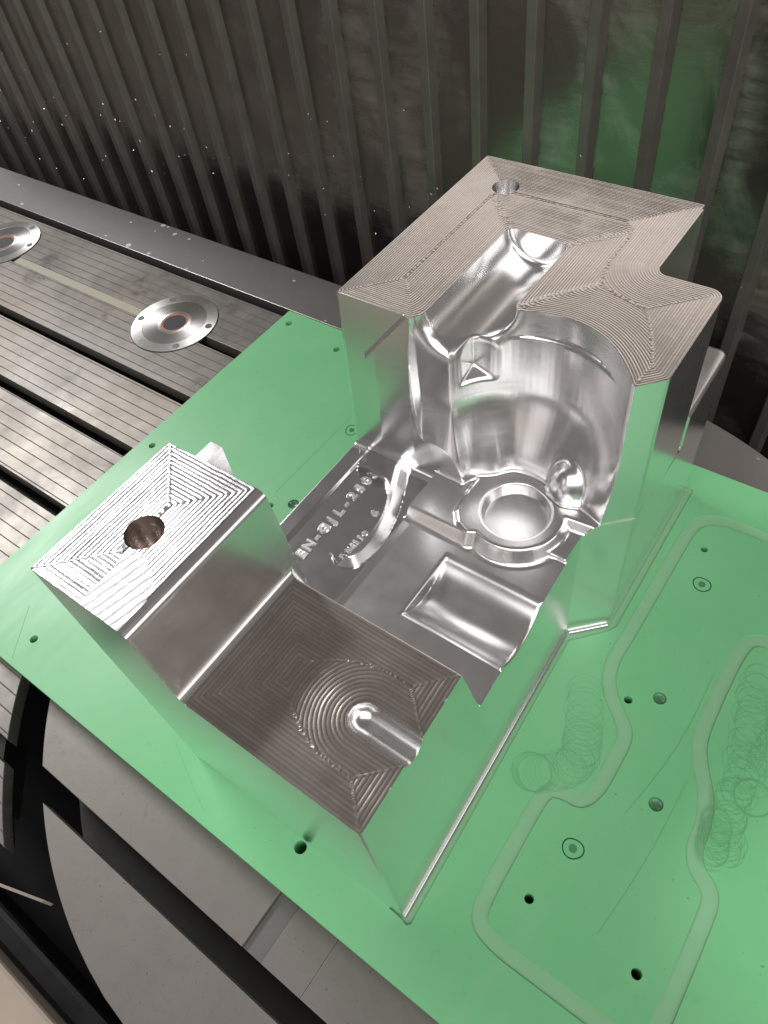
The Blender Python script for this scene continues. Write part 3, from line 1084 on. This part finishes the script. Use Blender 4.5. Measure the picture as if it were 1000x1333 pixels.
def land(y0, y1, z0, z1, outside=False, r=R_CUT, xmin=-2.2, lip=0.0):
    """a table land between two slots, cut by the circular opening"""
    n = 14
    ys = [y0 + (y1 - y0) * i / n for i in range(n + 1)]
    if outside:
        right = [(RC[0] - chord_clip(y, r), y) for y in ys]
        return [(xmin, y0)] + right + [(xmin, y1)]
    R = [(RC[0] + chord_clip(y, r), y) for y in ys]
    L = [(RC[0] - chord_clip(y, r), y) for y in ys]
    return R + L[::-1]


tab = empty('fixed_table', (-0.9, 0.3, -0.12), 'worn steel machine table with parallel T-slots left of the green board', 'table')
SLOT = 0.0155
cent = [0.540, 0.437, 0.335, 0.231, 0.122, 0.0125, -0.097]
edges_y = [0.628] + cent
for i in range(len(cent) + 1):
    y1 = 0.628 if i == 0 else cent[i - 1] - SLOT / 2
    y0 = cent[i] + SLOT / 2 if i < len(cent) else -0.151
    pts = land(y0, y1, 0, 0, outside=True)
    MB().prism(pts, ZTAB - 0.018, ZTAB).build('land', M_TABLE2 if i == 0 else M_TABLE, tab, bevel=0.0007)
    yi0, yi1 = y0 + (0.009 if i < len(cent) else 0), y1 - (0.009 if i else 0)
    MB().prism(land(yi0, yi1, 0, 0, outside=True, r=R_CUT + 0.012), ZTAB - 0.045, ZTAB - 0.0185).build('slot_wall', M_SLOT, tab)
MB().prism(land(-0.14, 0.628, 0, 0, outside=True, r=R_CUT + 0.03), ZTAB - 0.09, ZTAB - 0.0455).build('table_bed', M_SLOT, tab)
MB().box(-1.097, -0.781, cent[1] - SLOT / 2 + 0.0004, cent[1] + SLOT / 2 - 0.0004, ZTAB - 0.012, ZTAB - 0.0006).build('slot_filler', M_STRIP, tab)
MB().box(-2.2, -1.215, cent[1] - SLOT / 2 + 0.0004, cent[1] + SLOT / 2 - 0.0004, ZTAB - 0.012, ZTAB - 0.0006).build('slot_filler', M_STRIP, tab)

rot = empty('rotary_table', (RC[0], RC[1], -0.12), 'round iron rotary table with slots under the green board', 'table')
SL2 = 0.021
cr = [-0.0962 + 0.1043 * k for k in range(0, 7)]
bounds = [RC[1] - R_DISC + 0.0005] + cr + [RC[1] + R_DISC - 0.0005]
for i in range(len(cr) + 1):
    y0 = bounds[0] if i == 0 else cr[i - 1] + SL2 / 2
    y1 = bounds[-1] if i == len(cr) else cr[i] - SL2 / 2
    if y1 - y0 < 0.004: continue
    pts = land(y0, y1, 0, 0, r=R_DISC)
    if i == 1:   # crossed by a shallow keyway
        a = [p for p in pts]
        n = 15
        Lp = [(RC[0] - chord_clip(y, R_DISC), y) for y in [y0 + (y1 - y0) * k / 14 for k in range(15)]]
        MB().prism([(-0.0975, y0), (-0.0975, y1)] + Lp[::-1], ZTAB - 0.018, ZTAB).build('land', M_ROT, rot, bevel=0.0006)
        MB().box(-0.0970, -0.0785, y0, y1, ZTAB - 0.018, ZTAB - 0.0045).build('keyway', M_TABLE2, rot)
        MB().box(-0.0780, -0.0385, y0, y1, ZTAB - 0.018, ZTAB - 0.0028).build('land', M_ROT, rot, bevel=0.0003)
        Rp = [(RC[0] + chord_clip(y, R_DISC), y) for y in [y0 + (y1 - y0) * k / 14 for k in range(15)]]
        MB().prism([(-0.0382, y1), (-0.0382, y0)] + Rp, ZTAB - 0.018, ZTAB - 0.0031).build('land', M_ROT, rot, bevel=0.0003)
    else:
        MB().prism(pts, ZTAB - 0.018, ZTAB).build('land', M_TABLE2 if i == len(cr) else M_ROT, rot, bevel=0.0006)
    MB().prism(land(y0 + 0.009, y1 - 0.009, 0, 0, r=R_DISC - 0.012), ZTAB - 0.05, ZTAB - 0.0185).build('slot_wall', M_SLOT, rot)
MB().disc(RC, R_DISC - 0.012, ZTAB - 0.09, ZTAB - 0.0505, 128).build('hub', M_SLOT, rot, smooth=40)

# flanged centring plates on the fixed table
cs = []


def flange(c, label):
    root = empty('centring_flange', (c[0], c[1], ZTAB), label, 'flange', 'centring flanges')
    m_out = mat_turned('turned_rim', (0.68, 0.67, 0.65), 0.32, *c)
    m_in = mat_turned('turned_face', (0.62, 0.62, 0.61), 0.25, *c)
    R = 0.0645
    zt = ZTAB + 0.0016
    MB().ring(c, 0.0480, R, ZTAB - 0.002, zt, 96).build('rim', m_out, root, smooth=40)
    MB().ring(c, R + 0.0001, R + 0.0010, ZTAB - 0.002, ZTAB + 0.00025, 96).build('rim_gap', M_SLOT, root, smooth=40)
    MB().ring(c, 0.0250, 0.0478, ZTAB - 0.002, zt - 0.0003, 96).build('face_plate', m_in, root, smooth=40)
    MB().ring(c, 0.0205, 0.0249, ZTAB - 0.002, zt - 0.0001, 64).build('collar', m_out, root, smooth=40)
    MB().ring(c, 0.0172, 0.0204, ZTAB - 0.006, zt - 0.0008, 64).build('copper_ring', M_COPPER, root, smooth=40)
    MB().disc(c, 0.0171, ZTAB - 0.010, ZTAB + 0.0005, 48).build('bore_plug', M_BORE, root, smooth=40)
    for k in range(6):
        a = math.radians(18 + 60 * k)
        p = (c[0] + 0.0562 * math.cos(a), c[1] + 0.0562 * math.sin(a))
        MB().disc(p, 0.0052, ZTAB - 0.002, zt + 0.0002, 24).build('screw_head', M_SCREW, root, smooth=40)
    return root


M_COPPER = mat_simple('copper_seal', (0.42, 0.16, 0.10), 0.4, metal=0.6)
M_BORE = mat_simple('dark_steel_plug', (0.035, 0.04, 0.048), 0.4, metal=0.2)
M_SCREW = mat_simple('blued_screw', (0.24, 0.27, 0.29), 0.3, metal=0.9)
flange((-0.7195, 0.4445), 'round turned flange with copper seal, the whole one nearest the green board')
flange((-1.163, 0.4570), 'round turned flange cut off by the left edge of the photo')

# ================================================================== SLIDING COVER BEHIND
cov = empty('sliding_cover', (-0.5, 0.72, -0.3), 'dark scuffed steel sliding cover with upright ribs behind the tables', 'machine cover')
PITCH = 0.0684
YC = 0.72
z0c, z1c = -0.30, 0.405
for k in range(-16, 12):
    xr = -0.512 + PITCH * k
    mb = MB()
    # leaf: each overlaps the next with a small step
    mb.prism([(xr - PITCH + 0.0005, YC + 0.006), (xr - 0.0005, YC + 0.001), (xr - 0.0005, YC + 0.012), (xr - PITCH + 0.0005, YC + 0.014)], z0c, z1c)
    leaf = mb.build('leaf', M_COVER, cov)
    rb = MB()
    w = 0.0155
    rb.prism([(xr - 0.0035, YC + 0.006), (xr - 0.0005, YC - 0.0065), (xr + 0.0105, YC - 0.0055), (xr + w, YC + 0.006)], z0c, z1c)
    rb.build('rib', M_RIB, cov, bevel=0.0008)

# dark machine bed, front rail and wiper strip
bed = MB().box(-2.6, 1.2, -0.9, 0.735, -0.45, -0.40).build('machine_bed', M_BLACK)
tag(bed, kind='structure')
rail = empty('machine_rail', (-0.3, -0.3, -0.25), 'beige steel rail at the lower left corner', 'rail')
MB().box(-1.2, 0.6, -0.50, -0.2300, -0.20, -0.13).build('rail', M_BEIGE, rail, bevel=0.004)
MB().box(-1.2, 0.6, -0.2298, -0.205, -0.21, -0.15).build('rail_lip', M_BLACK, rail, bevel=0.006)
so = MB().add([(-0.62, -0.2765, -0.17), (-0.3261, -0.1795, -0.17), (-0.3251, -0.1765, -0.17), (-0.62, -0.2735, -0.17),
               (-0.62, -0.2765, -0.15), (-0.3261, -0.1795, -0.15), (-0.3251, -0.1765, -0.15), (-0.62, -0.2735, -0.15)],
              [(3, 2, 1, 0), (4, 5, 6, 7), (0, 1, 5, 4), (1, 2, 6, 5), (2, 3, 7, 6), (3, 0, 4, 7)]).build('wiper_strip', M_BEIGE)
tag(so, 'thin bright metal strip edge in the dark gap beside the rotary table', 'strip')

# ================================================================== METAL CHIPS
M_CHIP = mat_simple('bright_chip', (0.82, 0.82, 0.80), 0.25, metal=0.6, bump=0)
mb = MB()


def chip(p, s, n):
    a, b = Vector(n).orthogonal().normalized(), None
    b = Vector(n).cross(a)
    t = random.random() * 6.28
    a, b = a * math.cos(t) + b * math.sin(t), b * math.cos(t) - a * math.sin(t)
    q = [a * s, b * s * .35, -a * s * .8, -b * s * .4]
    vs = [tuple(Vector(p) + v) for v in q] + [tuple(Vector(p) + Vector(n) * s * .6)]
    mb.add(vs, [(0, 1, 4), (1, 2, 4), (2, 3, 4), (3, 0, 4), (3, 2, 1, 0)])


for i in range(85):
    x = random.uniform(-1.6, -0.42)
    zz = random.triangular(-0.08, 0.28, 0.05)
    chip((x, YC - 0.0085, zz), random.uniform(.0012, .0032), (0, -1, 0.1))
for i in range(14):
    chip((random.uniform(-0.5, 0.1), YC - 0.0085, random.uniform(0, .2)), random.uniform(.001, .002), (0, -1, 0.1))
o = mb.build('metal_chips', M_CHIP)
tag(o, 'scattered tiny bright chips stuck to the dark cover', 'metal chips', kind='stuff')
